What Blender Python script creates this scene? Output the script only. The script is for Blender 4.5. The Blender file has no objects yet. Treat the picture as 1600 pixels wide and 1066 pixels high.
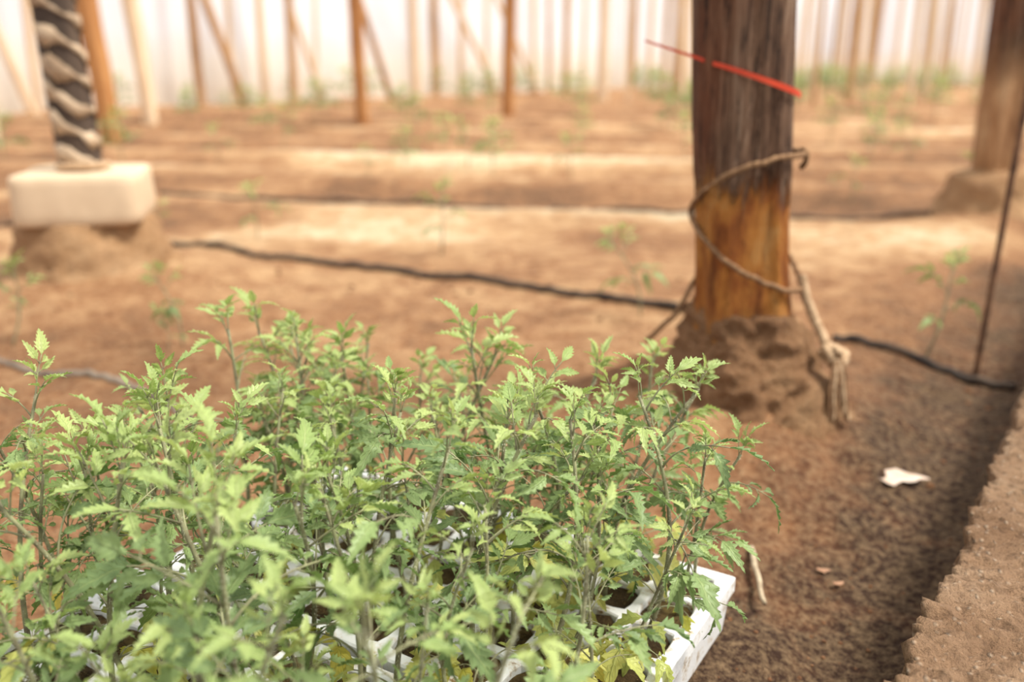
import bpy, math, random
from mathutils import Vector, Matrix, noise, Quaternion
random.seed(7)
R = random.Random(11)
scene = bpy.context.scene
COL = scene.collection

# ------------------------------------------------------------------ camera
H = 0.6
LENS = 32.0
F = 1600 * LENS / 36.0
P = math.atan(438 / F)
cam_d = bpy.data.cameras.new("camera"); cam = bpy.data.objects.new("camera", cam_d)
COL.objects.link(cam); scene.camera = cam
cam.location = (0, 0, H); cam.rotation_euler = (math.pi/2 - P, 0, 0)
cam_d.lens = LENS; cam_d.sensor_width = 36; cam_d.clip_end = 200; cam_d.clip_start = 0.02
cam_d.dof.use_dof = True; cam_d.dof.focus_distance = 0.81; cam_d.dof.aperture_fstop = 2.7

def gp(px, py, z=0.0):
    """ground point under an image pixel, unprojected through the camera to height z"""
    u = (px-800)/F; v = (py-533)/F  # px, py are image pixel coordinates
    t = (H-z)/(math.sin(P)+math.cos(P)*v)
    return Vector((u*t, t*(math.cos(P)-math.sin(P)*v), z))

# ------------------------------------------------------------------ helpers
def new_obj(name, mesh, parent=None, label=None, category=None, group=None, kind=None):
    o = bpy.data.objects.new(name, mesh); COL.objects.link(o)
    if parent is not None: o.parent = parent
    if label: o["label"] = label
    if category: o["category"] = category
    if group: o["group"] = group
    if kind: o["kind"] = kind
    return o

def mk_mesh(name, verts, faces, mats, fm=None, smooth=True, uvs=None):
    me = bpy.data.meshes.new(name)
    me.from_pydata([tuple(v) for v in verts], [], faces)
    for m in mats: me.materials.append(m)
    if fm: me.polygons.foreach_set("material_index", fm)
    me.polygons.foreach_set("use_smooth", [smooth]*len(me.polygons))
    if uvs:
        uvl = me.uv_layers.new(name="UVMap")
        for lp in me.loops:
            uvl.data[lp.index].uv = uvs[lp.vertex_index]
    me.update()
    return me

def catmull(pts, n=8):
    pts = [Vector(p) for p in pts]
    ext = [pts[0]*2-pts[1]] + pts + [pts[-1]*2-pts[-2]]
    out = []
    for i in range(1, len(ext)-2):
        p0,p1,p2,p3 = ext[i-1],ext[i],ext[i+1],ext[i+2]
        for k in range(n):
            t = k/n
            out.append(0.5*((2*p1)+(p2-p0)*t+(2*p0-5*p1+4*p2-p3)*t*t+(3*p1-p0-3*p2+p3)*t**3))
    out.append(pts[-1]); return out

def tube(verts, faces, path, rad, seg=8, ridge=None, cap=True):
    path = [Vector(p) for p in path]
    n = len(path); b = len(verts)
    tan = (path[1]-path[0]).normalized()
    up = Vector((0,0,1)) if abs(tan.z) < .9 else Vector((1,0,0))
    nrm = tan.cross(up).normalized()
    for i,p in enumerate(path):
        t2 = (path[min(i+1,n-1)]-path[max(i-1,0)]).normalized()
        q = tan.rotation_difference(t2); nrm = (q @ nrm).normalized(); tan = t2
        bn = tan.cross(nrm)
        t = i/(n-1); r = rad(t) if callable(rad) else rad
        for k in range(seg):
            a = 2*math.pi*k/seg; rr = r
            if ridge: rr = r*(1+ridge[0]*abs(math.sin(ridge[1]*0.5*a+ridge[2]*t*math.pi))-ridge[0]*.5)
            verts.append(p+(nrm*math.cos(a)+bn*math.sin(a))*rr)
    for i in range(n-1):
        for k in range(seg):
            k2=(k+1)%seg
            faces.append((b+i*seg+k, b+i*seg+k2, b+(i+1)*seg+k2, b+(i+1)*seg+k))
    if cap:
        faces.append(tuple(b+k for k in range(seg))[::-1])
        faces.append(tuple(b+(n-1)*seg+k for k in range(seg)))

def N3(x,y,z=0.0): return noise.noise(Vector((x,y,z)))

# ------------------------------------------------------------------ materials
def mat(name):
    m = bpy.data.materials.new(name); m.use_nodes = True
    nt = m.node_tree; nt.nodes.clear()
    out = nt.nodes.new("ShaderNodeOutputMaterial")
    b = nt.nodes.new("ShaderNodeBsdfPrincipled")
    nt.links.new(b.outputs[0], out.inputs[0])
    b.inputs["Roughness"].default_value = .85
    b.inputs["Specular IOR Level"].default_value = .25
    return m, nt, b, out
def nd(nt, t, **kw):
    n = nt.nodes.new(t)
    for k,v in kw.items(): setattr(n,k,v)
    return n
def coords(nt, which="Object", scale=(1,1,1)):
    tc = nd(nt,"ShaderNodeTexCoord"); mp = nd(nt,"ShaderNodeMapping")
    mp.inputs["Scale"].default_value = scale
    nt.links.new(tc.outputs[which], mp.inputs[0]); return mp.outputs[0]
def noi(nt, vec, scale, detail=4, rough=.55, dist=0):
    n = nd(nt,"ShaderNodeTexNoise"); n.inputs["Scale"].default_value=scale
    n.inputs["Detail"].default_value=detail; n.inputs["Roughness"].default_value=rough
    n.inputs["Distortion"].default_value=dist
    nt.links.new(vec, n.inputs["Vector"]); return n.outputs["Fac"]
def ramp(nt, fac, stops):
    r = nd(nt,"ShaderNodeValToRGB"); e = r.color_ramp.elements
    while len(e) < len(stops): e.new(.5)
    for i,(p,c) in enumerate(stops):
        e[i].position=p; e[i].color=(*c,1) if len(c)==3 else c
    nt.links.new(fac, r.inputs[0]); return r.outputs[0]
def mixc(nt, fac, a, b, mode='MIX'):
    m = nd(nt,"ShaderNodeMix", data_type='RGBA', blend_type=mode)
    for i,x in ((0,fac),(6,a),(7,b)):
        if isinstance(x,(int,float)): m.inputs[i].default_value=x
        elif isinstance(x,tuple): m.inputs[i].default_value=(*x,1)
        else: nt.links.new(x,m.inputs[i])
    return m.outputs[2]
def mth(nt, op, a, b=None, c=None):
    m = nd(nt,"ShaderNodeMath", operation=op)
    for i,x in enumerate((a,b,c)):
        if x is None: continue
        if isinstance(x,(int,float)): m.inputs[i].default_value=x
        else: nt.links.new(x,m.inputs[i])
    return m.outputs[0]
def bump(nt, b, h, strength=.5, dist=.01):
    bp = nd(nt,"ShaderNodeBump"); bp.inputs["Strength"].default_value=strength
    bp.inputs["Distance"].default_value=dist
    nt.links.new(h,bp.inputs["Height"]); nt.links.new(bp.outputs[0], b.inputs["Normal"])
    return bp
def S(r,g,b):  # sRGB 0-255 -> linear
    f=lambda c:(c/255/12.92 if c/255<=.04045 else ((c/255+.055)/1.055)**2.4)
    return (f(r),f(g),f(b))

# soil ground
M_soil, nt, b, _ = mat("soil_ground")
v = coords(nt)
at = nd(nt,"ShaderNodeAttribute", attribute_name="moist")
n1 = noi(nt,v,1.8,6,.6); n2 = noi(nt,v,12,6,.68); n3 = noi(nt,v,85,5,.75)
f = mth(nt,'ADD', at.outputs["Fac"], mth(nt,'MULTIPLY',mth(nt,'SUBTRACT',n1,.5),1.0))
f = mth(nt,'ADD', f, mth(nt,'MULTIPLY',mth(nt,'SUBTRACT',n2,.5),.9))
c = ramp(nt, f, [(0,S(216,194,160)),(.25,S(188,149,108)),(.5,S(145,100,66)),(.75,S(102,66,43)),(1,S(56,36,25))])
c2 = mixc(nt, ramp(nt,n3,[(.42,(0,0,0)),(.7,(.9,.9,.9))]), c, mixc(nt,.4,c,S(208,174,132)))
c2 = mixc(nt, ramp(nt,n3,[(.28,(.8,.8,.8)),(.46,(0,0,0))]), c2, mixc(nt,.65,c,S(52,32,22)))
vo = nd(nt,"ShaderNodeTexVoronoi"); vo.inputs["Scale"].default_value=60; nt.links.new(v,vo.inputs["Vector"])
sp = ramp(nt, vo.outputs["Distance"], [(0,(1,1,1)),(.10,(0,0,0))])
c3 = mixc(nt, mth(nt,'MULTIPLY',sp,.5), c2, S(206,170,132))
nt.links.new(c3,b.inputs["Base Color"]); b.inputs["Roughness"].default_value=.95
h = mth(nt,'ADD', mth(nt,'MULTIPLY',n2,.9), mth(nt,'MULTIPLY',n3,.5))
h = mth(nt,'ADD', h, mth(nt,'MULTIPLY',sp,.15))
bump(nt,b,h,1,.020)

def rough_mat(name, cA, cB, cC, sc=20, bs=.6, bd=.006, peb=None, pit=.85):
    m, nt, b, _ = mat(name)
    v = coords(nt); n1=noi(nt,v,sc*.3,5,.6); n2=noi(nt,v,sc*4,6,.75)
    c = ramp(nt,n1,[(.3,cA),(.52,cB),(.72,cC)])
    c = mixc(nt, ramp(nt,n2,[(.3,(pit,)*3),(.52,(0,0,0))]), c, tuple(x*.5 for x in cA))
    vo = nd(nt,"ShaderNodeTexVoronoi"); vo.inputs["Scale"].default_value=sc*5; nt.links.new(v,vo.inputs["Vector"])
    sp = ramp(nt, vo.outputs["Distance"], [(0,(1,1,1)),(.3,(0,0,0))])
    if peb: c = mixc(nt, mth(nt,'MULTIPLY',sp,.6), c, peb)
    nt.links.new(c,b.inputs["Base Color"]); b.inputs["Roughness"].default_value=.95
    bump(nt,b,mth(nt,'ADD',n2,mth(nt,'MULTIPLY',sp,.4)),bs,bd)
    return m
M_curb = rough_mat("curb_earth_concrete", S(150,114,84), S(184,147,114), S(206,174,142), 20, 1,.022, S(228,206,180),.95)
M_foot = rough_mat("footing_gravel", S(132,94,64), S(166,124,88), S(190,152,112), 22, 1,.016, S(196,164,128),.6)
M_foot2 = rough_mat("footing_dusty", S(146,108,76), S(174,136,98), S(196,160,122), 14, 1,.010, S(200,168,132),.35)
M_block = rough_mat("footing_cream_concrete", S(194,166,136), S(210,186,156), S(222,202,176), 6, .25,.002, None, .12)
M_clod = rough_mat("soil_clod", S(98,66,46), S(128,90,62), S(160,120,86), 60, .6,.003)

def wood(name, cols, zs=.12, sc=14, rnd=True):
    m, nt, b, _ = mat(name)
    v = coords(nt,"Object",(1,1,zs)); n1=noi(nt,v,sc,6,.65,.4); n2=noi(nt,v,sc*4,5,.7)
    c = ramp(nt,n1,[(.28,cols[0]),(.5,cols[1]),(.7,cols[2])])
    if rnd:
        oi = nd(nt,"ShaderNodeObjectInfo")
        c = mixc(nt, mth(nt,'MULTIPLY',oi.outputs["Random"],.55), c, cols[3])
    nt.links.new(c,b.inputs["Base Color"]); bump(nt,b,mth(nt,'ADD',n1,n2),.6,.006)
    return m
M_wood_far = wood("wood_far", [S(124,90,62),S(172,132,94),S(212,174,130),S(206,168,124)],1.2,2.2)
M_wood_pale = wood("wood_hazed", [S(190,158,124),S(218,190,156),S(236,214,186),S(234,212,182)],1.2,2.2)  # background haze and overexposure painted in as a paler wood colour
M_wood_or = wood("wood_orange", [S(100,62,38),S(166,112,66),S(212,164,106),S(180,130,82)],1.2,2.2)
M_wood_dark = wood("wood_dark", [S(54,44,38),S(80,66,56),S(112,94,78),S(80,62,50)],.15,12,False)

def trunk_material(name, zc, soft, upc, loc_, fr=1, dusty=(.13,.22), k=.42, red=S(146,80,46)):
    m, nt, b, _ = mat(name)
    tc = nd(nt,"ShaderNodeTexCoord"); sx = nd(nt,"ShaderNodeSeparateXYZ"); nt.links.new(tc.outputs["Object"],sx.inputs[0])
    vs = coords(nt,"Object",(1,1,.07)); vm = coords(nt,"Object",(1,1,.35))
    g1=noi(nt,vs,30*fr,8,.78,.4); g2=noi(nt,vs,100*fr,5,.8); g3=noi(nt,vm,18*fr,7,.7)
    upper = ramp(nt,g1,[(.36,upc[0]),(.43,upc[1]),(.50,upc[2]),(.57,upc[3]),(.66,upc[4])])
    upper = mixc(nt, ramp(nt,noi(nt,vm,7,3),[(.46,(0,0,0)),(.62,(.8,.8,.8))]), upper, mixc(nt,.5,upper,red))
    upper = mixc(nt, ramp(nt,g2,[(.38,(.95,.95,.95)),(.46,(0,0,0))]), upper, S(36,23,17))
    lower = ramp(nt,g3,[(.32,loc_[0]),(.45,loc_[1]),(.56,loc_[2]),(.70,loc_[3])])
    lower = mixc(nt, ramp(nt,g1,[(.34,(.8,.8,.8)),(.46,(0,0,0))]), lower, S(100,56,28))
    lower = mixc(nt, ramp(nt,noi(nt,coords(nt,"Object",(1,1,.7)),55,4,.7),[(.3,(.7,.7,.7)),(.40,(0,0,0))]), lower, S(84,48,26))
    z = mth(nt,'ADD', sx.outputs["Z"], mth(nt,'MULTIPLY',mth(nt,'SUBTRACT',g1,.5),k))
    msk = ramp(nt, z, [(zc-soft,(0,0,0)),(zc+soft,(1,1,1))])
    col = mixc(nt, msk, lower, upper)
    dz = ramp(nt, sx.outputs["Z"], [(dusty[0],(1,1,1)),(dusty[1],(0,0,0))])
    col = mixc(nt, mth(nt,'MULTIPLY',dz,.55), col, S(172,128,84))
    nt.links.new(col,b.inputs["Base Color"]); b.inputs["Roughness"].default_value=.75
    bump(nt,b,mth(nt,'ADD',mth(nt,'ADD',g1,mth(nt,'MULTIPLY',g2,.7)),mth(nt,'MULTIPLY',msk,.4)),1,.024)
    return m
UPC=[S(44,29,21),S(86,60,44),S(118,86,64),S(148,114,90),S(186,158,132)]
M_trunk = trunk_material("trunk_bark_and_stripped_wood",.405,.018,UPC,[S(96,52,24),S(164,94,40),S(202,132,60),S(216,162,96)])
M_trunk2 = trunk_material("trunk_bleached_lower",.62,.08,[S(44,32,24),S(74,54,40),S(98,74,56),S(130,102,80),S(170,142,114)],[S(130,88,58),S(176,130,90),S(198,154,112),S(212,178,138)],.6,(.15,.3),.5)

def plain(name, ca, cb, rough=.7, sc=30, bs=.3):
    m, nt, b, _ = mat(name); v=coords(nt); n=noi(nt,v,sc,4)
    nt.links.new(ramp(nt,n,[(.35,ca),(.65,cb)]),b.inputs["Base Color"]); b.inputs["Roughness"].default_value=rough
    bump(nt,b,n,bs,.002); return m
M_rope = plain("rope_jute", S(100,72,50), S(150,116,84), .9, 160)
M_rope2 = plain("rope_pale_fibre", S(152,122,92), S(202,172,138), .9, 120)
M_red = plain("tie_red_plastic", S(176,48,26), S(202,72,42), .45, 10, .1)
M_hose = plain("hose_dusty_black", S(42,36,33), S(92,76,62), .7, 14)
M_hose2 = plain("hose_dusty_grey", S(104,92,80), S(150,134,116), .7, 18)
M_rod = plain("rusty_steel", S(76,54,42), S(122,88,64), .8, 40)
M_strap = plain("wrap_pale_plastic", S(136,112,88), S(196,172,144), .7, 14)
M_scrap = plain("dry_leaf_pale", S(196,170,150), S(218,198,182), .9, 30)
M_scrap2 = plain("dry_leaf_tan", S(156,118,92), S(184,148,120), .8, 30)
M_twig = plain("twig_bleached", S(156,138,114), S(196,178,150), .8, 60)
M_pot = rough_mat("potting_soil", S(38,28,18), S(88,68,40), S(134,114,66), 60, 1,.004, S(150,130,82))

# polystyrene
M_foam, nt, b, _ = mat("polystyrene_white")
v=coords(nt); vo=nd(nt,"ShaderNodeTexVoronoi"); vo.inputs["Scale"].default_value=260; nt.links.new(v,vo.inputs["Vector"])
n=noi(nt,v,45,5,.75)
c=ramp(nt,n,[(.34,S(140,108,76)),(.41,S(214,206,194)),(.48,S(230,230,230))])
nt.links.new(c,b.inputs["Base Color"]); b.inputs["Roughness"].default_value=.6; bump(nt,b,vo.outputs["Distance"],.2,.001)

# leaves
def leaf_mat(name, ca, cb, vein, transl=.36):
    m, nt, b, out = mat(name)
    tc = nd(nt,"ShaderNodeTexCoord"); sx = nd(nt,"ShaderNodeSeparateXYZ"); nt.links.new(tc.outputs["UV"],sx.inputs[0])
    oi = nd(nt,"ShaderNodeObjectInfo")
    vv = coords(nt); n = noi(nt,vv,70,3)
    f = mth(nt,'ADD',mth(nt,'MULTIPLY',oi.outputs["Random"],.75),mth(nt,'MULTIPLY',n,.4))
    c = ramp(nt,f,[(.15,ca),(.85,cb)])
    au = mth(nt,'ABSOLUTE', mth(nt,'SUBTRACT',sx.outputs["X"],.5))
    mid = ramp(nt,au,[(.02,(1,1,1)),(.07,(0,0,0))])
    wv = mth(nt,'SUBTRACT', mth(nt,'MULTIPLY',sx.outputs["Y"],6.0), mth(nt,'MULTIPLY',au,3.2))
    fr = mth(nt,'ABSOLUTE',mth(nt,'SUBTRACT',mth(nt,'FRACT',wv),.5))
    side = ramp(nt,fr,[(.03,(1,1,1)),(.12,(0,0,0))])
    vn = mth(nt,'MAXIMUM',mid,mth(nt,'MULTIPLY',side,.6))
    c = mixc(nt, mth(nt,'MULTIPLY',vn,.55), c, vein)
    geo = nd(nt,"ShaderNodeNewGeometry")
    c = mixc(nt, mth(nt,'MULTIPLY',geo.outputs["Backfacing"],.35), c, S(172,188,138))
    nt.links.new(c,b.inputs["Base Color"]); b.inputs["Roughness"].default_value=.45
    b.inputs["Specular IOR Level"].default_value=.4
    bump(nt,b,mth(nt,'SUBTRACT',1.0,vn),.7,.0014)
    tr = nd(nt,"ShaderNodeBsdfTranslucent"); nt.links.new(c,tr.inputs[0])
    mx = nd(nt,"ShaderNodeMixShader"); mx.inputs[0].default_value=transl
    nt.links.new(b.outputs[0],mx.inputs[1]); nt.links.new(tr.outputs[0],mx.inputs[2])
    nt.links.new(mx.outputs[0],out.inputs[0]); return m
M_leaf = leaf_mat("leaf_green", S(80,114,58), S(138,164,88), S(178,196,124))
M_young = leaf_mat("leaf_young", S(142,170,82), S(194,208,118), S(214,224,150))
M_yellow = leaf_mat("leaf_yellowing", S(180,188,72), S(224,212,100), S(206,208,104))
M_stem = plain("stem_green_purple", S(104,96,76), S(152,152,114), .6, 60)
M_hair = plain("stem_down", S(196,200,170), S(220,222,198), .6, 60)

# plastic greenhouse film
M_film, nt, b, out = mat("greenhouse_film")
tc=nd(nt,"ShaderNodeTexCoord"); sx=nd(nt,"ShaderNodeSeparateXYZ"); nt.links.new(tc.outputs["Object"],sx.inputs[0])
v=coords(nt,"Object",(.4,.4,1.5)); n=noi(nt,v,1.5,4)
zz=mth(nt,'ADD',sx.outputs["Z"],mth(nt,'MULTIPLY',mth(nt,'SUBTRACT',n,.5),.5))
c=ramp(nt,zz,[(.0,S(236,220,198)),(.6,S(248,242,232)),(1.0,S(246,248,252))])
nt.links.new(c,b.inputs["Base Color"]); b.inputs["Roughness"].default_value=.5
tr=nd(nt,"ShaderNodeBsdfTranslucent"); nt.links.new(c,tr.inputs[0])
mx=nd(nt,"ShaderNodeMixShader"); mx.inputs[0].default_value=.45
nt.links.new(b.outputs[0],mx.inputs[1]); nt.links.new(tr.outputs[0],mx.inputs[2]); nt.links.new(mx.outputs[0],out.inputs[0])

# ------------------------------------------------------------------ layout data
E1 = Vector((-.853,.522,0)).normalized(); E2 = Vector((-E1.y,E1.x,0))
if E2.y > 0: E2 = -E2
A = Vector((.2427,.869,0)) 
TL, TW, TH = .56, .31, .065
CE0 = Vector((.318,.627,0)); CD = Vector((.565,.825,0)).normalized(); CN = Vector((CD.y,-CD.x,0))
POST = Vector((.403,1.5,0)); LPOST = Vector((-1.165,2.5,0)); RPOST = Vector((1.88,3.55,0))

def sstep(a,b,x):
    t=max(0,min(1,(x-a)/(b-a))); return t*t*(3-2*t)
def tray_d(x,y):
    d=Vector((x,y,0))-A; s=d.dot(E1); t=d.dot(E2)
    dx=max(-s, s-TL, 0); dy=max(-t, t-.63, 0); return math.hypot(dx,dy)
def curb_d(x,y): return -(Vector((x,y,0))-CE0).dot(CN)
def rows(x,y,ph=0): return math.sin(2*math.pi*(x*.23+y*.97+.25*N3(x*.5,y*.5,4))/1.05+ph)
def gz(x,y):
    z=.016*N3(x*1.9,y*1.9)+.010*N3(x*7,y*7,3)+.006*N3(x*24,y*24,7)
    if y<2.6: z+=.004*N3(x*60,y*60,2)
    far=sstep(2.6,4.2,y)
    z+=far*.045*rows(x,y)
    r=math.hypot(x-POST.x+.03,(y-POST.y-.04)); z+=.090*math.exp(-(r/.24)**2)*(1+.4*N3(x*13,y*13,5)+.2*N3(x*40,y*40,5))
    r=math.hypot(x-LPOST.x,y-LPOST.y); z+=.07*math.exp(-(r/.36)**2)
    r=math.hypot(x-RPOST.x,y-RPOST.y); z+=.08*math.exp(-(r/.36)**2)
    d=curb_d(x,y); z-=.04*math.exp(-((d-.1)/.13)**2)
    k=1-sstep(.0,.1,tray_d(x,y)); z=z*(1-k)-.006*k
    return z
def moist(x,y):
    m=.46
    d=curb_d(x,y); m+=.50*math.exp(-((max(d,0)-.08)/.2)**2)
    if y<1.9: m+=.12*(1-sstep(1.2,1.9,y))
    m+=.16*(1-sstep(.0,.12,tray_d(x,y)))
    r=math.hypot(x-POST.x-.02,y-POST.y); m-=.05*math.exp(-(r/.2)**2)
    for (px,py,rx,ry,a) in ((560,360,.6,.25,-.52),(900,330,.8,.3,-.3),(1400,385,.6,.25,-.4),(620,255,1.2,.6,-.4),(980,250,1.2,.6,-.4),(1300,205,3,1.0,-.28),(60,410,.5,.5,-.1),(300,300,.6,.3,-.2),(1290,760,.10,.12,-.15)):
        g=gp(px,py); m+=a*math.exp(-((x-g.x)/rx)**2-((y-g.y)/ry)**2)
    if y>2.4: m+=sstep(2.4,4,y)*(.18*rows(x,y,2.2)+.04)
    return m

def graded(lo,a,bb,hi,step,g=1.07):
    xs=[]; x=a
    while x<bb: xs.append(x); x+=step
    s=step
    while x<hi: xs.append(x); s*=g; x+=s
    xs.append(hi); s=step; x=a-step; pre=[]
    while x>lo: pre.append(x); s*=g; x-=s
    pre.append(lo); return pre[::-1]+xs
XS=graded(-20,-.9,1.2,38,.011); YS=graded(-1,.6,2.2,42,.011,1.04)
verts=[(x,y,gz(x,y)) for y in YS for x in XS]; nx=len(XS)
faces=[(j*nx+i,j*nx+i+1,(j+1)*nx+i+1,(j+1)*nx+i) for j in range(len(YS)-1) for i in range(nx-1)]
me=mk_mesh("floor",verts,faces,[M_soil])
a_=me.attributes.new("moist",'FLOAT','POINT'); a_.data.foreach_set("value",[moist(v[0],v[1]) for v in verts])
floor=new_obj("floor",me,kind="structure",label="bare reddish-brown tilled soil inside the greenhouse",category="ground")

# clods
verts=[];faces=[]
def lump(verts,faces,c,r,sq=.7,seg=6,rings=4,rg=R):
    b=len(verts); ox=rg.random()*50
    for j in range(1,rings):
        ph=math.pi*j/rings
        for k in range(seg):
            th=2*math.pi*k/seg
            d=Vector((math.sin(ph)*math.cos(th),math.sin(ph)*math.sin(th),math.cos(ph)*sq))
            verts.append(c+d*r*(1+.5*N3(d.x*1.7+ox,d.y*1.7,d.z*1.7)))
    verts.append(c+Vector((0,0,r*sq))); verts.append(c-Vector((0,0,r*sq))); t=len(verts)-2
    for j in range(rings-2):
        for k in range(seg):
            k2=(k+1)%seg; faces.append((b+j*seg+k,b+(j+1)*seg+k,b+(j+1)*seg+k2,b+j*seg+k2))
    for k in range(seg):
        k2=(k+1)%seg; faces.append((t,b+k,b+k2)); faces.append((t+1,b+(rings-2)*seg+k2,b+(rings-2)*seg+k))
n=0
while n<2600:
    y=R.uniform(.5,2.6); x=R.uniform(-.75*y-.1,.75*y+.1)
    if tray_d(x,y)<.01 or curb_d(x,y)<.015: continue
    if math.hypot(x-POST.x,y-POST.y)<.12: continue
    r=R.choice([.0013,.0018,.0022,.003]) if R.random()<.96 else R.uniform(.005,.009)
    lump(verts,faces,Vector((x,y,gz(x,y)+r*.1)),r,seg=5,rings=4); n+=1
new_obj("soil_clods",mk_mesh("soil_clods",verts,faces,[M_clod],smooth=False),kind="stuff",label="loose crumbs of dry brown soil on the ground",category="soil")

# ------------------------------------------------------------------ curb
verts=[];faces=[]
prof=[(-.0,-.09),(.003,.03),(-.002,.08),(-.001,.108),(.001,.117),(.005,.12)]+[(.012+.007*i,.12) for i in range(58)]+[(.43+.03*i,.12) for i in range(15)]+[(.88,-.09)]
ss=[-.9+.03*i for i in range(26)]+[-.1+.006*i for i in range(222)]+[1.24+.03*i for i in range(50)]
for s in ss:
    for (o,z) in prof:
        p=CE0+CD*s+CN*o
        lo=.004*N3(p.x*5,p.y*5,z*5); hi=.006*N3(p.x*18,p.y*18,z*18)+.007*N3(p.x*50,p.y*50,z*40)+.008*N3(p.x*110,p.y*110,z*90)
        nz=lo+hi
        p=p+CN*(-nz*1.1 if o<.01 else 0); p.z=z+(nz if z>.1 else 0)
        verts.append(p)
m_=len(prof)
for i in range(len(ss)-1):
    for j in range(m_-1):
        faces.append((i*m_+j,(i+1)*m_+j,(i+1)*m_+j+1,i*m_+j+1))
faces.append(tuple(range(m_))); faces.append(tuple((len(ss)-1)*m_+j for j in range(m_))[::-1])
new_obj("concrete_curb",mk_mesh("concrete_curb",verts,faces,[M_curb]),label="low rough concrete curb coated in reddish soil beside the seedling bed",category="curb")

# ------------------------------------------------------------------ lathe-like lumps
def lathe(prof, seg=40, amp=.01, fr=12, seed=0, sq=0, sub=1):
    v=[];f=[]
    if sub>1:
        pr=[]
        for i in range(len(prof)-1):
            for k in range(sub): 
                t=k/sub; pr.append((prof[i][0]*(1-t)+prof[i+1][0]*t,prof[i][1]*(1-t)+prof[i+1][1]*t))
        prof=pr+[prof[-1]]
    for (r,z) in prof:
        for k in range(seg):
            a=2*math.pi*k/seg; c_,s_=math.cos(a),math.sin(a)
            q=1
            if sq: q=1/((abs(c_)**sq+abs(s_)**sq)**(1/sq))
            rr=r*q; x,y=c_*rr,s_*rr
            n_=N3(x*fr+seed,y*fr,z*fr)+.5*N3(x*fr*3+seed,y*fr*3,z*fr*3)+.35*N3(x*fr*7+seed,y*fr*7,z*fr*7)
            rr+=amp*n_*(1 if r>.02 else 0)
            v.append(Vector((c_*rr,s_*rr,z+amp*.4*n_)))
    for j in range(len(prof)-1):
        for k in range(seg):
            k2=(k+1)%seg; f.append((j*seg+k,j*seg+k2,(j+1)*seg+k2,(j+1)*seg+k))
    f.append(tuple(range(seg))[::-1]); f.append(tuple((len(prof)-1)*seg+k for k in range(seg)))
    return v,f

def trunk_mesh(name, r0, r1, z0, z1, mats, lean=(0,0), nz=60, seg=48, groove=.004, fr=30, bend=.01, seed=0, step=None, flare=0):
    v=[];f=[]
    for j in range(nz+1):
        t=j/nz; z=z0+(z1-z0)*t
        for k in range(seg):
            a=2*math.pi*k/seg; r=r0+(r1-r0)*t
            c_,s_=math.cos(a),math.sin(a)
            r+=groove*N3(c_*r*fr*1.5+seed,s_*r*fr*1.5,z*2.2)+groove*1.3*N3(c_*1.3+seed,s_*1.3,z*1.2)
            if flare: r+=flare*math.exp(-((z-.12)/.09)**2)*(1+.6*N3(c_*2,s_*2,3))
            if step:
                zb=step+.10*N3(c_*3+5,s_*3,z*.8)
                if z<zb: r-=.0035
            v.append(Vector((c_*r+lean[0]*(z-z0)+bend*N3(z*1.1+seed,3),s_*r+lean[1]*(z-z0)+bend*N3(z*1.1+seed,9),z)))
    for j in range(nz):
        for k in range(seg):
            k2=(k+1)%seg; f.append((j*seg+k,j*seg+k2,(j+1)*seg+k2,(j+1)*seg+k))
    f.append(tuple(range(seg))[::-1]); f.append(tuple(nz*seg+k for k in range(seg)))
    return mk_mesh(name,v,f,mats)

def empty(name, loc, **kw):
    e=new_obj(name,None,**kw); e.location=loc; e.empty_display_size=.05; return e

# main post
LX=-.078
mp_=empty("wooden_post",POST,label="thick weathered log post, grey-brown above and stripped orange wood below",category="post",group="greenhouse posts")
new_obj("log",trunk_mesh("log",.0835,.074,-.05,2.7,[M_trunk],lean=(LX,0),nz=260,seg=120,groove=.0085,bend=.0,step=.42,flare=.006),mp_).location=(-LX*(-.05-.14)*-1,0,0)
v_,f_=lathe([(.26,-.08),(.21,-.01),(.170,.03),(.148,.06),(.135,.085),(.125,.11),(.113,.135),(.102,.155),(.093,.172),(.082,.20)],110,.024,13,3,sub=5)
new_obj("footing",mk_mesh("footing",v_,f_,[M_foot]),mp_,label="rough earth-crusted concrete footing").location=(.002,-.005,0)

cd=Vector((-.25,-.97,0)).normalized(); rd=Vector((.97,-.25,0)).normalized()
def onpost(th,z,r=.088):
    th=math.radians(th); return POST+Vector((LX*(z-.14),0,z))+(cd*math.cos(th)+rd*math.sin(th))*r
def rope(name, pts, r, m, label, turns=40, n=10, parent=None):
    path=catmull(pts,n); v=[];f=[]
    path=[p+Vector((.0015*N3(p.x*60,p.z*60,1),0,.003*N3(p.x*40,p.z*40,5))) for p in path]
    tube(v,f,path,r,10,(.45,3,turns)); 
    return new_obj(name,mk_mesh(name,v,f,[m]),parent,label=label if not parent else None,category=None if parent else "rope")
rp=rope("rope",[onpost(150,.462),onpost(95,.458,.09),onpost(60,.458),onpost(20,.452),onpost(-15,.432),onpost(-45,.402),onpost(-72,.375),onpost(-84,.36),onpost(-70,.345),onpost(-48,.325),onpost(-20,.295),onpost(8,.27),onpost(35,.252),onpost(62,.243),onpost(84,.243,.094),onpost(110,.26,.09),onpost(140,.3)],.0042,M_rope,"brown twine wrapped in a loop around the log post",90)
rope("twine_knot",[onpost(92,.463,.088),onpost(84,.461,.094),onpost(82,.452,.095),onpost(86,.443,.092),onpost(92,.436,.087)],.004,M_rope,"",12,parent=rp)
b0=onpost(80,.25,.093)
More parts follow.
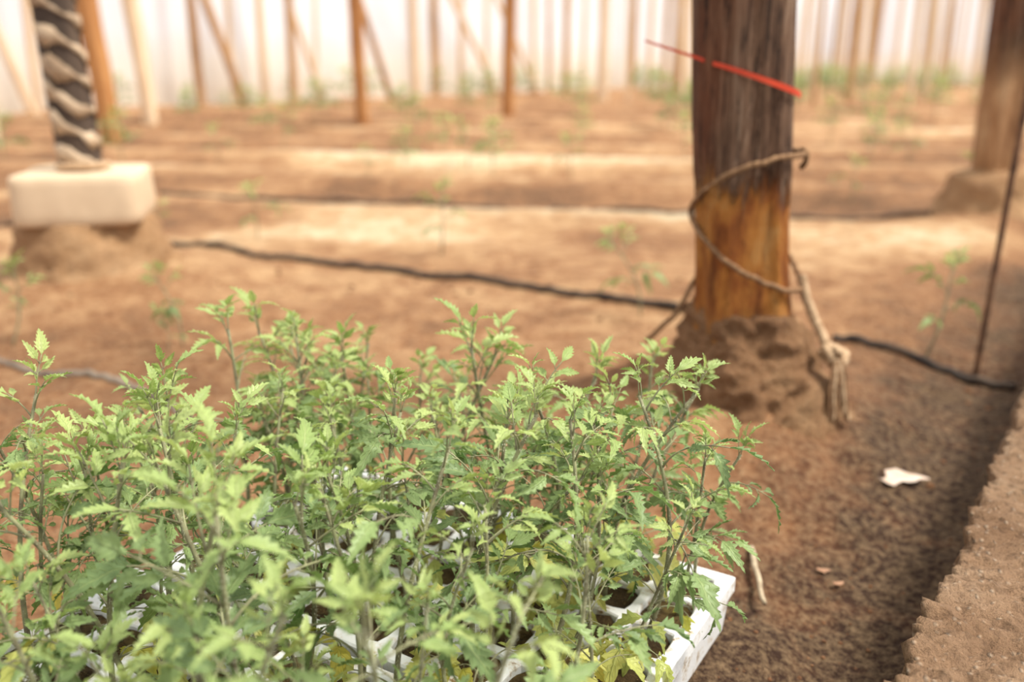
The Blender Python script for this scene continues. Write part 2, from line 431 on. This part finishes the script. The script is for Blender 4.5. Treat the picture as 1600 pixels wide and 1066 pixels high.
r2=rope("knotted_rope",[onpost(82,.262,.09),b0,onpost(78,.215,.103),onpost(76,.18,.120),onpost(72,.155,.137),onpost(70,.135,.152),onpost(67,.115,.156),onpost(65,.09,.162),onpost(64,.065,.172),onpost(63,.04,.182)],lambda t:(.0075 if t<.8 else .0075*(1-(t-.8)*2)),M_rope2,"pale frayed braided rope knotted at the base of the log post",50)
kc=onpost(70,.138,.152)
kp=[kc+Vector((.016*math.sin(t*2)+.006*math.sin(5*t),.010*math.cos(t*3),.014*math.cos(t*2+.6))) for t in [i*.35 for i in range(20)]]
rope("knot",kp,.0065,M_rope2,"",40,6,parent=r2)
for i in range(5):
    ox=-.012+.006*i
    rope("frayed_end",[kc+Vector((ox*.5,-.012,0)),kc+Vector((ox,-.024,-.03)),kc+Vector((ox*1.3+.004*math.sin(i*3),-.034,-.06)),kc+Vector((ox*1.2,-.044,-.085-.012*((i*7)%3)))],lambda t:.0032*(1-.6*t),M_rope2 if i%2 else M_rope,"",14,parent=r2)
r3=rope("rope",[onpost(-120,.25,.088),onpost(-98,.235,.088),onpost(-90,.218,.096),onpost(-86,.198,.108),onpost(-84,.178,.122),onpost(-86,.16,.138),onpost(-88,.142,.155),onpost(-92,.125,.17)],.004,M_rope,"dark twine end drooping to the earth beside the post",36)

# red tie : taut, so height falls evenly along its run across the log
def tie_z(x): return .6295-(x-.205)*.33
def tp(a):
    p=onpost(a,.58,.0862); return Vector((p.x,p.y,tie_z(p.x)))
pts=[Vector((.205,1.475,tie_z(.205))),Vector((.24,1.463,tie_z(.24))),Vector((.272,1.451,tie_z(.272)))]+[tp(a) for a in (-42,-25,-5,15,35,55,75,92)]
path=catmull(pts,6); v=[];f=[]
for i,p in enumerate(path):
    t=i/(len(path)-1); hw=.0014+.0030*min(1,t*1.4); 
    tg=(path[min(i+1,len(path)-1)]-path[max(i-1,0)]).normalized()
    out_=Vector((tg.y,-tg.x,0)).normalized()
    up=tg.cross(out_).normalized(); 
    for (a,bq) in ((1,-.0012),(1,.0012),(-1,.0012),(-1,-.0012)): v.append(p+up*a*hw+out_*(bq+.0005))
for i in range(len(path)-1):
    for k in range(4):
        k2=(k+1)%4; f.append((i*4+k,i*4+k2,(i+1)*4+k2,(i+1)*4+k))
f.append((3,2,1,0)); e=(len(path)-1)*4; f.append((e,e+1,e+2,e+3))
new_obj("plastic_tie",mk_mesh("plastic_tie",v,f,[M_red],smooth=False),label="red plastic strip tied around the log post",category="tie")

# left post
lp=empty("wooden_post",LPOST,label="dark slim post wrapped in pale spiral strips on cream block",category="post",group="greenhouse posts")
LL=-.035
o=new_obj("pole",trunk_mesh("pole",.054,.049,.28,2.7,[M_wood_dark],lean=(LL,0),nz=60,seg=32,groove=.003,bend=0),lp)
v=[];f=[]
PITCH=.15; turns_=int(2.3/PITCH)
for st in (0,math.pi):
    steps=turns_*32; b=len(v)
    for i in range(steps+1):
        a=-2*math.pi*i/32+st; z=.32+PITCH*i/32
        hw=.018*(.8+1.5*N3(i*.17,2+st)); hw=max(.002,hw)
        jit=.022*N3(i*.15,7+st)
        for dz in (-hw,hw):
            for rr in (.0565,.0585):
                r_=rr-.0045*(z-.3)/2.4
                v.append(Vector((LL*(z-.28)+math.cos(a)*r_,math.sin(a)*r_,z+dz+jit+.012*N3(i*.6,dz*90+st))))
    for i in range(steps):
        q=[b+i*4+k for k in (0,1,3,2)]
        for k in range(4): f.append((q[k],q[(k+1)%4],q[(k+1)%4]+4,q[k]+4))
new_obj("wrapping",mk_mesh("wrapping",v,f,[M_strap]),lp,label="pale strips wound in a spiral")
v_,f_=lathe([(.150,.188),(.156,.191),(.159,.197),(.160,.22),(.158,.29),(.157,.308),(.153,.315),(.145,.318),(.04,.318)],96,.004,8,8,sq=9,sub=1)
o=new_obj("footing_block",mk_mesh("footing_block",v_,f_,[M_block]),lp,label="cream concrete block"); o.rotation_euler=(0,0,.22)
v_,f_=lathe([(.30,-.07),(.245,.01),(.212,.05),(.194,.10),(.180,.14),(.164,.192),(.11,.196)],72,.026,9,4,sub=4)
new_obj("footing_base",mk_mesh("footing_base",v_,f_,[M_foot2]),lp,label="crumbling earth-covered footing")
v=[];f=[]; tube(v,f,catmull([(-.055,-.02,.330),(-.03,-.06,.331),(.02,-.064,.333),(.06,-.03,.330),(.058,.03,.330)],6),.009,8,(.3,3,20))
new_obj("twine",mk_mesh("twine",v,f,[M_rope2]),lp)

# right post
rp2=empty("wooden_post",RPOST,label="stout weathered log post rising from a dusty earth footing",category="post",group="greenhouse posts")
new_obj("pole",trunk_mesh("pole",.082,.080,.10,2.7,[M_trunk2],lean=(-.05,0),nz=120,seg=64,groove=.016,bend=.012),rp2)
v_,f_=lathe([(.28,-.06),(.235,.02),(.195,.08),(.172,.13),(.15,.17),(.11,.195),(.08,.20)],64,.028,8,14,sub=3)
new_obj("footing",mk_mesh("footing",v_,f_,[M_foot2]),rp2)

# rod
g=gp(1530,555); v=[];f=[]
tube(v,f,[g+Vector((.012*(z/.5),0,z)) for z in [-.05+.004*i for i in range(620)]],.0058,8,(.55,2,200))
new_obj("steel_rod",mk_mesh("steel_rod",v,f,[M_rod]),label="thin rusty ribbed steel rod standing in the soil",category="rod")

# ------------------------------------------------------------------ hoses
def hose(pxs, r, m, label, off=.0, lift=.8):
    pts=[]
    for (x,y) in pxs:
        g=gp(x,y); g.z=0; pts.append(g)
    path=catmull(pts,16)
    path=[Vector((p.x+.006*N3(p.x*6,p.y*6,1),p.y+.014*N3(p.x*5,p.y*5,5),0)) for p in path]
    for p in path: p.z=gz(p.x,p.y)+r*lift+off+.004*N3(p.x*8,p.y*8,2)
    v=[];f=[]; tube(v,f,path,r,10)
    return new_obj("irrigation_hose",mk_mesh("irrigation_hose",v,f,[m]),label=label,category="hose",group="drip irrigation hoses")
hose([(262,388),(340,398),(430,412),(560,420),(700,432),(820,448),(940,468),(1040,484),(1100,494)],.010,M_hose,"black dusty drip hose crossing the soil up to the log post")
hose([(1300,530),(1360,538),(1450,552),(1540,570),(1590,580)],.009,M_hose,"black dusty drip hose leaving the log post footing")
hose([(-60,560),(0,572),(80,588),(160,598),(230,618),(300,660)],.0075,M_hose2,"dusty grey drip hose on the soil beside the seedling trays",lift=.4)
hose([(-120,340),(-30,347),(20,351)],.010,M_hose,"black dusty drip hose running to the concrete block")
hose([(248,292),(430,300),(620,306),(780,316),(900,318),(1080,328),(1240,340),(1420,342),(1640,345)],.013,M_hose,"dark drip hose laid across the tilled soil",lift=.3)
hose([(480,264),(620,268),(760,276),(900,274),(1080,282),(1260,292),(1440,300)],.012,M_hose,"dark drip hose laid across the tilled soil",lift=.5)

# ------------------------------------------------------------------ far posts and braces
da=Vector((.66,.75,0)); db=Vector((.75,-.66,0))
W0=Vector((-5.9,11.2,0)); c0=W0-da*13; c1=W0+da*24; c2=c1+db*34
variants={}
def vmesh(kind,i):
    key=(kind,i)
    if key not in variants:
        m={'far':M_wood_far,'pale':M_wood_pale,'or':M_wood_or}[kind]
        variants[key]=trunk_mesh("post_"+kind,1,.82,-.1,3.0,[m],nz=26,seg=16,groove=.16,fr=2,bend=.35,seed=i*7.3)
    return variants[key]
placed=[]
def farpost(x,y,dia,kind,lean=0,label="rough wooden pole holding up the greenhouse",h=1):
    for q in placed:
        if math.hypot(q[0]-x,q[1]-y)<.2: x+=.25
    placed.append((x,y))
    o=new_obj("wooden_post",vmesh(kind,R.randrange(4)),label=label,category="post",group="greenhouse posts")
    o.location=(x,y,gz(x,y)); o.scale=(dia/2,dia/2,h); o.rotation_euler=(R.uniform(-.03,.03),lean+R.uniform(-.02,.02),R.uniform(-.05,.05)); 
    return o
LB={'or':"orange-brown stripped wooden pole",'far':"reddish-brown rough wooden pole",'pale':"wooden pole with haze painted in as pale colour"}
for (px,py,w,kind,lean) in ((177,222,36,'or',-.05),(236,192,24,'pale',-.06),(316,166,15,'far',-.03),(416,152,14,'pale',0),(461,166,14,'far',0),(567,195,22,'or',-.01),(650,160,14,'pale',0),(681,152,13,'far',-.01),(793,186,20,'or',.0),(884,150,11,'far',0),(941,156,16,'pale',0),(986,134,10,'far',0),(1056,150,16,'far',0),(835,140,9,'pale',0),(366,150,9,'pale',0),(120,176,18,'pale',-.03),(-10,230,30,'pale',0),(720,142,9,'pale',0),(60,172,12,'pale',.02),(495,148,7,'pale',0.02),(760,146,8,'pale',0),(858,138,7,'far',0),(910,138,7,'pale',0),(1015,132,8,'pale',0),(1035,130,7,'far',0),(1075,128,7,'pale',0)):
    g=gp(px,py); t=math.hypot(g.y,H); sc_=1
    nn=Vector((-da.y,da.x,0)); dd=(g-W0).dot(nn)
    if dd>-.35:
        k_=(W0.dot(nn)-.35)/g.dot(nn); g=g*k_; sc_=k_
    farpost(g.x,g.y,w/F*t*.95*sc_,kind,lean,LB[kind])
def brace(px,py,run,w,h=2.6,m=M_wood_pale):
    g=gp(px,py); t=math.hypot(g.y,H)
    nn=Vector((-da.y,da.x,0)); lim=W0.dot(nn)-.6
    if g.dot(nn)>lim: k_=lim/g.dot(nn); g=g*k_; t*=k_
    v=[];f=[]; p0=Vector((0,0,-.06)); p1=-da*run+db*.1; p1.z=h
    tube(v,f,[p0.lerp(p1,i/12)+Vector((.015*N3(i,px),0,0)) for i in range(13)],w/F*t/2,10)
    o=new_obj("wooden_brace",mk_mesh("wooden_brace",v,f,[m]),label="slanting wooden brace pole propping the greenhouse frame",category="brace",group="slanting braces")
    o.location=(g.x,g.y,gz(g.x,g.y)); placed.append((g.x,g.y))
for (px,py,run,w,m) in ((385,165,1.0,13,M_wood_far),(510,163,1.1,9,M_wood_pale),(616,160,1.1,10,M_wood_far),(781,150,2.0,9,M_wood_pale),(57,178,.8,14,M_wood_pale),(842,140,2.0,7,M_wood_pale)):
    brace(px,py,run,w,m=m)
o0=Vector((1.0,17.0,0))
for i in range(-4,11):
    for j in range(0,18):
        p=o0+da*(i*1.45)+db*(j*1.0-1.5)+Vector((R.uniform(-.4,.4),R.uniform(-.4,.4),0))
        u=p.x/(p.y*.956+.18)
        px=800+F*u
        if not (960<px<1640) or p.y<11.5: continue
        if (p-c1).dot(da)>-.5 or (p-W0).dot(Vector((-da.y,da.x,0)))>-.4: continue
        if px<1260 and R.random()<.5: continue
        if R.random()<.12: continue
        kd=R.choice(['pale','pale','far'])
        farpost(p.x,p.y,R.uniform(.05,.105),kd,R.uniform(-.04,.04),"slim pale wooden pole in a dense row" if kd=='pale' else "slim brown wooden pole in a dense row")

# walls
def wall(name,p0,p1,h,label):
    n_=120; v=[];f=[]; d=(p1-p0); nn=Vector((-d.y,d.x,0)).normalized()
    for i in range(n_+1):
        for j in range(9):
            p=p0+d*(i/n_)+nn*(.05*math.sin(i*1.3)+.06*N3(i*.3,j*.4)); p.z=-.15+(h+.15)*j/8; v.append(p)
    for i in range(n_):
        for j in range(8): f.append((i*9+j,(i+1)*9+j,(i+1)*9+j+1,i*9+j+1))
    return new_obj(name,mk_mesh(name,v,f,[M_film]),kind="structure",label=label,category="wall")
wall("wall_left",c0,c1,4.2,"white translucent plastic greenhouse wall with a dusty lower edge")
wall("wall_back",c1,c2,4.2,"white translucent plastic greenhouse end wall")

# ------------------------------------------------------------------ seedlings
def leaflet(v,f,uv,fm,origin,ax,sd,nm,L,W,curl,fold,rg,tooth=1.0):
    n=14; b=len(v); jag=rg.uniform(.8,1.2); bend=rg.uniform(-.2,.2); pk=rg.uniform(.28,.40); ph=rg.uniform(0,6)
    for i in range(n+1):
        t=i/n
        w=W*((t/pk)**.62 if t<pk else ((1-t)/(1-pk))**.82); w=max(w,.03*W)
        odd=i%2
        if 1<i<n: w*= (1+.19*tooth if odd else 1-.25*tooth)*(1+.12*math.sin(i*2.3+ph))
        fw=.08*L*jag*tooth if odd else -.01*L
        for c_ in (-1,-.5,0,.5,1):
            x=L*t+(fw*abs(c_) if 0<i<n-1 else 0)
            y=c_*w+bend*L*t*t
            z=-curl*L*t*t+abs(c_)*w*fold + (.02*L if (odd and abs(c_)==.5) else 0) - (.35*w*fold if abs(c_)==1 else 0)+.018*L*math.sin(i*1.1+ph+c_*2)
            v.append(origin+ax*x+sd*y+nm*z); uv.append(((c_+1)/2,t))
    for i in range(n):
        for c_ in range(4):
            q=b+i*5+c_; f.append((q,q+1,q+6,q+5)); fm.append(0)
def leaf_mesh(name, lm, rg, Lr=.07, droop=.5, lobes=2, size=1.0, wr=.20, tooth=1.0):
    v=[];f=[];uv=[];fm=[]
    up=rg.uniform(.25,.45); yb=rg.uniform(-.2,.2)
    def pt(s): return Vector((Lr*s,Lr*yb*s*s,Lr*(up*s-droop*s*s)))
    path=[pt(i/10) for i in range(11)]
    tube(v,f,path,lambda t:.0011*(1-.45*t),5); uv+= [(.5,.5)]*len(v); fm+=[1]*len(f)
    def fr(s,yaw,pitch,roll):
        tg=(pt(min(1,s+.05))-pt(s-.05)).normalized()
        side=Vector((0,0,1)).cross(tg).normalized(); nm=tg.cross(side)
        ax=(tg*math.cos(yaw)+side*math.sin(yaw)); sd=(side*math.cos(yaw)-tg*math.sin(yaw))
        q=Quaternion(sd,pitch); ax=q@ax; nm=q@nm
        q=Quaternion(ax,roll); return ax,q@sd,q@nm
    ax,sd,nm=fr(1,rg.uniform(-.25,.25),rg.uniform(0,.4),rg.uniform(-.5,.5))
    L=.043*size*rg.uniform(.85,1.1)
    leaflet(v,f,uv,fm,pt(1),ax,sd,nm,L,L*wr*1.1,rg.uniform(.1,.7),rg.uniform(.3,.9),rg,tooth)
    ss=[(.80,.032),(.55,.027)] if lobes<3 else [(.82,.033),(.57,.029),(.36,.016)]
    if lobes==1: ss=[(.72,.030)]
    for (s,sz) in ss:
        for sg in (-1,1):
            s2=s+rg.uniform(-.05,.05)
            ax,sd,nm=fr(s2,sg*rg.uniform(.55,1.1),rg.uniform(-.35,.6),rg.uniform(-.8,.8))
            L=sz*size*rg.uniform(.7,1.15); st=L*.2
            tb=len(v); fb=len(f); tube(v,f,[pt(s2),pt(s2)+ax*st*.5,pt(s2)+ax*st*1.05],.0006,4); uv+=[(.5,.5)]*(len(v)-tb); fm+=[1]*(len(f)-fb)
            leaflet(v,f,uv,fm,pt(s2)+ax*st,ax,sd,nm,L,L*wr,rg.uniform(.1,.9),rg.uniform(.3,.9),rg,tooth)
    return mk_mesh(name,v,f,[lm,M_stem],fm,True,uv)
rg=random.Random(5)
LG=[leaf_mesh("leaf",M_leaf,rg,rg.uniform(.055,.078),rg.uniform(.25,.7),3) for _ in range(12)]
LY=[leaf_mesh("leaf",M_young,rg,rg.uniform(.038,.055),rg.uniform(.0,.4),2,.82) for _ in range(9)]
LW=[leaf_mesh("leaf",M_yellow,rg,rg.uniform(.045,.06),rg.uniform(.3,.8),1,1.15,.27,.5) for _ in range(4)]

def make_template(rg, hgt, yellow=0, sparse=False):
    lx,ly=rg.uniform(-.045,.045),rg.uniform(-.045,.045); bx,by=rg.uniform(-.015,.015),rg.uniform(-.015,.015)
    def ax(t): return Vector((lx*t*t+bx*math.sin(3*t),ly*t*t+by*math.sin(3.3*t),hgt*t))
    v=[];f=[]; path=[ax(i/14)-Vector((0,0,.006 if i==0 else 0)) for i in range(15)]
    tube(v,f,path,lambda t:.0025*(1-.45*t),7); fm=[0]*len(f)
    for k in range(420):
        t=rg.uniform(.1,1); p=ax(t); a=rg.uniform(0,6.28); r=.0025*(1-.45*t)
        d=Vector((math.cos(a),math.sin(a),rg.uniform(-.3,.5))).normalized(); s_=Vector((-d.y,d.x,0)).normalized()*.00014
        b=len(v); L=rg.uniform(.0015,.0032); v+= [p+d*r*.9-s_,p+d*r*.9+s_,p+d*(r+L)]; f.append((b,b+1,b+2)); fm.append(1)
    parts=[("stem",mk_mesh("stem",v,f,[M_stem,M_hair],fm),Matrix.Identity(4))]
    az=rg.uniform(0,6.28)
    def add(mesh,t,el,sc):
        nonlocal az
        m=Matrix.Translation(ax(t))@Matrix.Rotation(az,4,'Z')@Matrix.Rotation(-el,4,'Y')@Matrix.Rotation(rg.uniform(-.5,.5),4,'X')@Matrix.Scale(sc,4)
        parts.append(("leaf",mesh,m)); az+=2.4+rg.uniform(-.4,.4)
    for _ in range(yellow): add(rg.choice(LW),rg.uniform(.15,.42),rg.uniform(-.1,.4),rg.uniform(.75,1.1))
    for t in ((.42,.6,.75,.85,.9) if sparse else (.40,.53,.65,.75,.83,.89)):
        mesh=rg.choice(LG if t<.66 else (LG+LY if t<.78 else LY))
        add(mesh,t+rg.uniform(-.04,.04),rg.uniform(.2,.75)+.25*t,rg.uniform(.72,1.08)*(1.0 if t<.8 else .88))
    for (t,e,s) in ((.94,1.0,.72),(.98,1.2,.58),(1.0,1.4,.45)):
        add(rg.choice(LY),t,e+rg.uniform(-.15,.15),s*rg.uniform(.85,1.2))
    return parts
T=[make_template(rg,rg.uniform(.195,.23),(3 if i<3 else 1) if i<6 else 0) for i in range(16)]
TS=[make_template(rg,.17,0,True) for i in range(4)]
def plant(tpl, loc, rz, sc, tilt, label, group, name="tomato_seedling"):
    e=empty(name,loc,label=label,category="seedling",group=group)
    e.rotation_euler=(tilt[0],tilt[1],rz); e.scale=(sc,sc,sc)
    for (n_,me_,m_) in tpl:
        o=new_obj(n_,me_,e); o.matrix_local=m_
        if n_=="leaf" and me_ in LW: o["label"]="yellowing leaf"
    return e

# trays
def tray_mesh():
    v=[];f=[]; nx_,ny_=9,5; m=.010; px_=(TL-2*m)/nx_; py_=(TW-2*m)/ny_
    hx,hy=px_/2,py_/2; K=16; soilv=[];soilf=[]; cells=[]
    for i in range(nx_):
        for j in range(ny_):
            cx=m+px_*(i+.5); cy=m+py_*(j+.5); cells.append((cx,cy)); b=len(v)
            for (lvl) in range(5):
                for k in range(K):
                    a=2*math.pi*k/K; c_,s_=math.cos(a),math.sin(a)
                    if lvl==0:
                        q=1/max(abs(c_),abs(s_)); v.append(Vector((cx+c_*q*hx,cy+s_*q*hy,TH)))
                    else:
                        q=1/((abs(c_)**6+abs(s_)**6)**(1/6)); s0=[0,.86,.81,.77,.55][lvl]; z=[0,TH-.0002,TH-.002,TH-.014,.004][lvl]
                        v.append(Vector((cx+c_*q*hx*s0,cy+s_*q*hy*s0,z)))
            for l in range(4):
                for k in range(K):
                    k2=(k+1)%K; f.append((b+l*K+k,b+l*K+k2,b+(l+1)*K+k2,b+(l+1)*K+k))
            sb=len(soilv); seg=12
            soilv.append(Vector((cx,cy,TH-.006+R.uniform(-.004,.003))))
            for ring in (.45,.88):
                for k in range(seg):
                    a=2*math.pi*k/seg; c_,s_=math.cos(a),math.sin(a); q=1/((abs(c_)**6+abs(s_)**6)**(1/6))*ring*.90
                    soilv.append(Vector((cx+c_*q*hx,cy+s_*q*hy,TH-.0065+.005*N3(cx*90+c_*2,cy*90+s_*2,ring*5))))
            for k in range(seg):
                k2=(k+1)%seg; soilf.append((sb,sb+1+k,sb+1+k2)); soilf.append((sb+1+k,sb+1+seg+k,sb+1+seg+k2,sb+1+k2))
    def rect(o,z): return [Vector((o,o,z)),Vector((TL-o,o,z)),Vector((TL-o,TW-o,z)),Vector((o,TW-o,z))]
    b=len(v)
    for (o,z) in ((m,TH),(.002,TH),(0,TH-.002),(0,TH-.018),(.004,TH-.02),(.008,0)): v+=rect(o,z)
    for l in range(5):
        for k in range(4):
            k2=(k+1)%4; f.append((b+l*4+k,b+(l+1)*4+k,b+(l+1)*4+k2,b+l*4+k2))
    f.append((b+20,b+21,b+22,b+23))
    return mk_mesh("tray_body",v,f,[M_foam],smooth=False), mk_mesh("potting_soil",soilv,soilf,[M_pot]), cells
TB,TSO,CELLS=tray_mesh()
ang=math.atan2(E1.y,E1.x); rp_=random.Random(41)
for ti in range(2):
    org=A+E2*(ti*.318)+E1*(0 if ti==0 else .012)
    tr_=empty("seedling_tray",org,label="white polystyrene cell tray filled with potting soil",category="tray",group="seedling trays on the soil")
    tr_.rotation_euler=(0,0,ang+(0 if ti==0 else .015))
    new_obj("tray_body",TB,tr_); new_obj("potting_soil",TSO,tr_,label="dark crumbly potting soil in the cells")
    M=Matrix.Translation(org)@Matrix.Rotation(ang+(0 if ti==0 else .015),4,'Z')
    for (cx,cy) in CELLS:
        nn_=1 if rp_.random()<(.95 if cx<.2 else .7) else 2
        if cx<.22 and (cy>.1 or ti==1) and rp_.random()<.32: nn_=0
        for q_ in range(nn_):
            p=M@Vector((cx+rp_.uniform(-.010,.010),cy+rp_.uniform(-.010,.010),TH-.009))
            edge_=(cx<.2) 
            yl = rp_.random()<(.85 if edge_ else .35)
            tpl=(rp_.choice(T[:3]) if edge_ else rp_.choice(T[2:6])) if yl else rp_.choice(T[6:])
            out=Vector(((cx-TL/2)/(TL/2),((cy+ti*.318)-.315)/.315)); w=out.x*E1+out.y*E2
            tl=(-w.y*.13+rp_.uniform(-.2,.2), w.x*.13+rp_.uniform(-.2,.2))
            sc=rp_.uniform(.76,1.2)*(1 if q_==0 else .75)
            if ti==1 and cy>.2: sc*=.85
            rz=rp_.uniform(0,6.28); c_,s_=math.cos(-rz),math.sin(-rz)
            tx,ty=tl[0]*c_-tl[1]*s_, tl[0]*s_+tl[1]*c_
            plant(tpl,p,rz,sc,(tx,ty),"young tomato seedling with serrated leaves, lower leaves yellowing" if yl else "young bright green tomato seedling growing in the tray","tomato seedlings in the trays")

# transplanted seedlings nearby
for (px,py,h) in ((1000,492,1.15),(1446,548,1.15),(285,545,.9),(690,398,1.15),(402,372,1.05),(20,545,.95),(1530,330,1.3),(1330,318,1.0),(730,262,1.5),(893,276,1.4),(250,372,.8),(1072,262,1.3),(262,560,.5),(1360,236,1.4),(440,240,1.6),(1420,250,1.3),(340,250,1.2),(575,290,.9)):
    g=gp(px,py); g.z=gz(g.x,g.y)
    plant(R.choice(TS),g,R.uniform(0,6),h,(R.uniform(-.1,.1),R.uniform(-.1,.1)),"small tomato seedling freshly planted in bare soil","tomato seedlings planted in the soil")
def merged(tpl,name,hh):
    v=[];f=[];fm=[];uv=[]
    mats=[M_young,M_stem,M_leaf]
    for (n_,me_,m_) in tpl:
        if n_=="stem" : 
            b=len(v); tube(v,f,[Vector((0,0,hh*i/4)) for i in range(5)],.0025,5); fm+=[1]*5*4+[1,1]; uv+=[(.5,.5)]*(len(v)-b); continue
        for dup in (0,1):
            m2=m_ if dup==0 else Matrix.Rotation(1.3,4,'Z')@m_
            b=len(v); uvd=me_.uv_layers[0].data; uu=[(0,0)]*len(me_.vertices)
            for lp_ in me_.loops: uu[lp_.vertex_index]=tuple(uvd[lp_.index].uv)
            v+=[m2@x.co for x in me_.vertices]; uv+=uu
            for p in me_.polygons:
                f.append(tuple(b+i for i in p.vertices)); fm.append(1 if p.material_index==1 else (0 if me_ in LY else 2))
    return mk_mesh(name,v,f,mats,fm,True,uv)
MG=[merged(t,"tomato_seedling_mesh",.2) for t in T[6:10]]
rf=random.Random(3); cand=[]
rowd=Vector((.973,-.23,0)); rown=Vector((.23,.973,0))
for i in range(0,26):
    for j in range(-40,60):
        p=Vector((0,4.9,0))+rown*(i*.95)+rowd*(j*.62)+Vector((rf.uniform(-.12,.12),rf.uniform(-.12,.12),0))
        if p.y<4.6 or p.y>24: continue
        u=p.x/(p.y*.956+.18)
        if abs(u)>.6 or .21<u<.30: continue
        if (p-W0).dot(Vector((-da.y,da.x,0)))>-.6 or (p-c1).dot(da)>-.6: continue
        if min(math.hypot(q[0]-p.x,q[1]-p.y) for q in placed)<.3: continue
        if rf.random()> (.34 if p.y<8 else (.5 if p.y<12 else (.8 if u>.2 else .4))): continue
        cand.append(p)
if len(cand)>250: 
    rf.shuffle(cand); cand=sorted(cand[:250],key=lambda p:p.y)
for p in cand:
    o=new_obj("tomato_seedling",rf.choice(MG),label="small tomato seedling freshly planted in bare soil",category="seedling",group="tomato seedlings planted in the soil")
    s_=rf.uniform(.8,1.25)*(1.2 if p.y<8 else (1.5 if p.y<12 else 1.85)); o.location=(p.x,p.y,gz(p.x,p.y)-.004); o.scale=(s_,)*3; o.rotation_euler=(0,0,rf.uniform(0,6))

# ------------------------------------------------------------------ debris
def scrap(px,py,L,W,m,label,rz,name="dry_leaf",hh=1.0):
    g=gp(px,py); v=[];f=[]; n_=10
    for i in range(n_+1):
        t=i/n_; w=W*math.sin(math.pi*(t**.5)*.97+.03)*(1+.5*N3(i*1.7,px))
        for j in range(5):
            c_=(j-2)/2; v.append(Vector((L*(t-.5),c_*w/2+.15*w*math.sin(i*1.6),(.002+.004*c_*c_*(1-t)+.001*math.sin(i*1.1))*hh)))
    for i in range(n_):
        for j in range(4): q=i*5+j; f.append((q,q+1,q+6,q+5))
    o=new_obj(name,mk_mesh(name,v,f,[m]),label=label,category="leaf litter")
    md=o.modifiers.new("s","SOLIDIFY"); md.thickness=.0005
    o.location=(g.x,g.y,gz(g.x,g.y)+.002); o.rotation_euler=(.1,0,rz)
scrap(1408,734,.088,.044,M_scrap,"pale flat dry leaf scrap lying on the dark soil",-.08)
scrap(1292,857,.022,.010,M_scrap2,"small tan dry leaf chip on the soil",.3)
scrap(1316,876,.022,.008,M_scrap2,"small tan dry leaf chip on the soil",.6)
a0=gp(1174,852); a1=gp(1194,938); v=[];f=[]
pp=[]
for i in range(9):
    p=a0.lerp(a1,i/8)+Vector((.001*math.sin(i*1.7),0,0)); p.z=max(gz(a0.x,a0.y),gz(a1.x,a1.y))+.006; pp.append(p)
tube(v,f,pp,lambda t:.0042*(1-.3*t),8)
new_obj("twig",mk_mesh("twig",v,f,[M_twig]),label="short bleached twig lying on the soil beside the tray",category="twig")

# ------------------------------------------------------------------ light
w=bpy.data.worlds.new("world"); scene.world=w; w.use_nodes=True; nt=w.node_tree
bg=nt.nodes["Background"]; bg.inputs[0].default_value=(.98,.99,1.0,1); bg.inputs[1].default_value=1.25
sd_=bpy.data.lights.new("sun",'SUN'); sd_.energy=5.6; sd_.angle=math.radians(16); sd_.color=(1,.96,.87)
so=bpy.data.objects.new("sun",sd_); COL.objects.link(so)
so.rotation_euler=Vector((.5,-.10,.85)).to_track_quat('Z','Y').to_euler()
scene.view_settings.view_transform='Standard'
scene.view_settings.look='None'
scene.view_settings.exposure=0.0
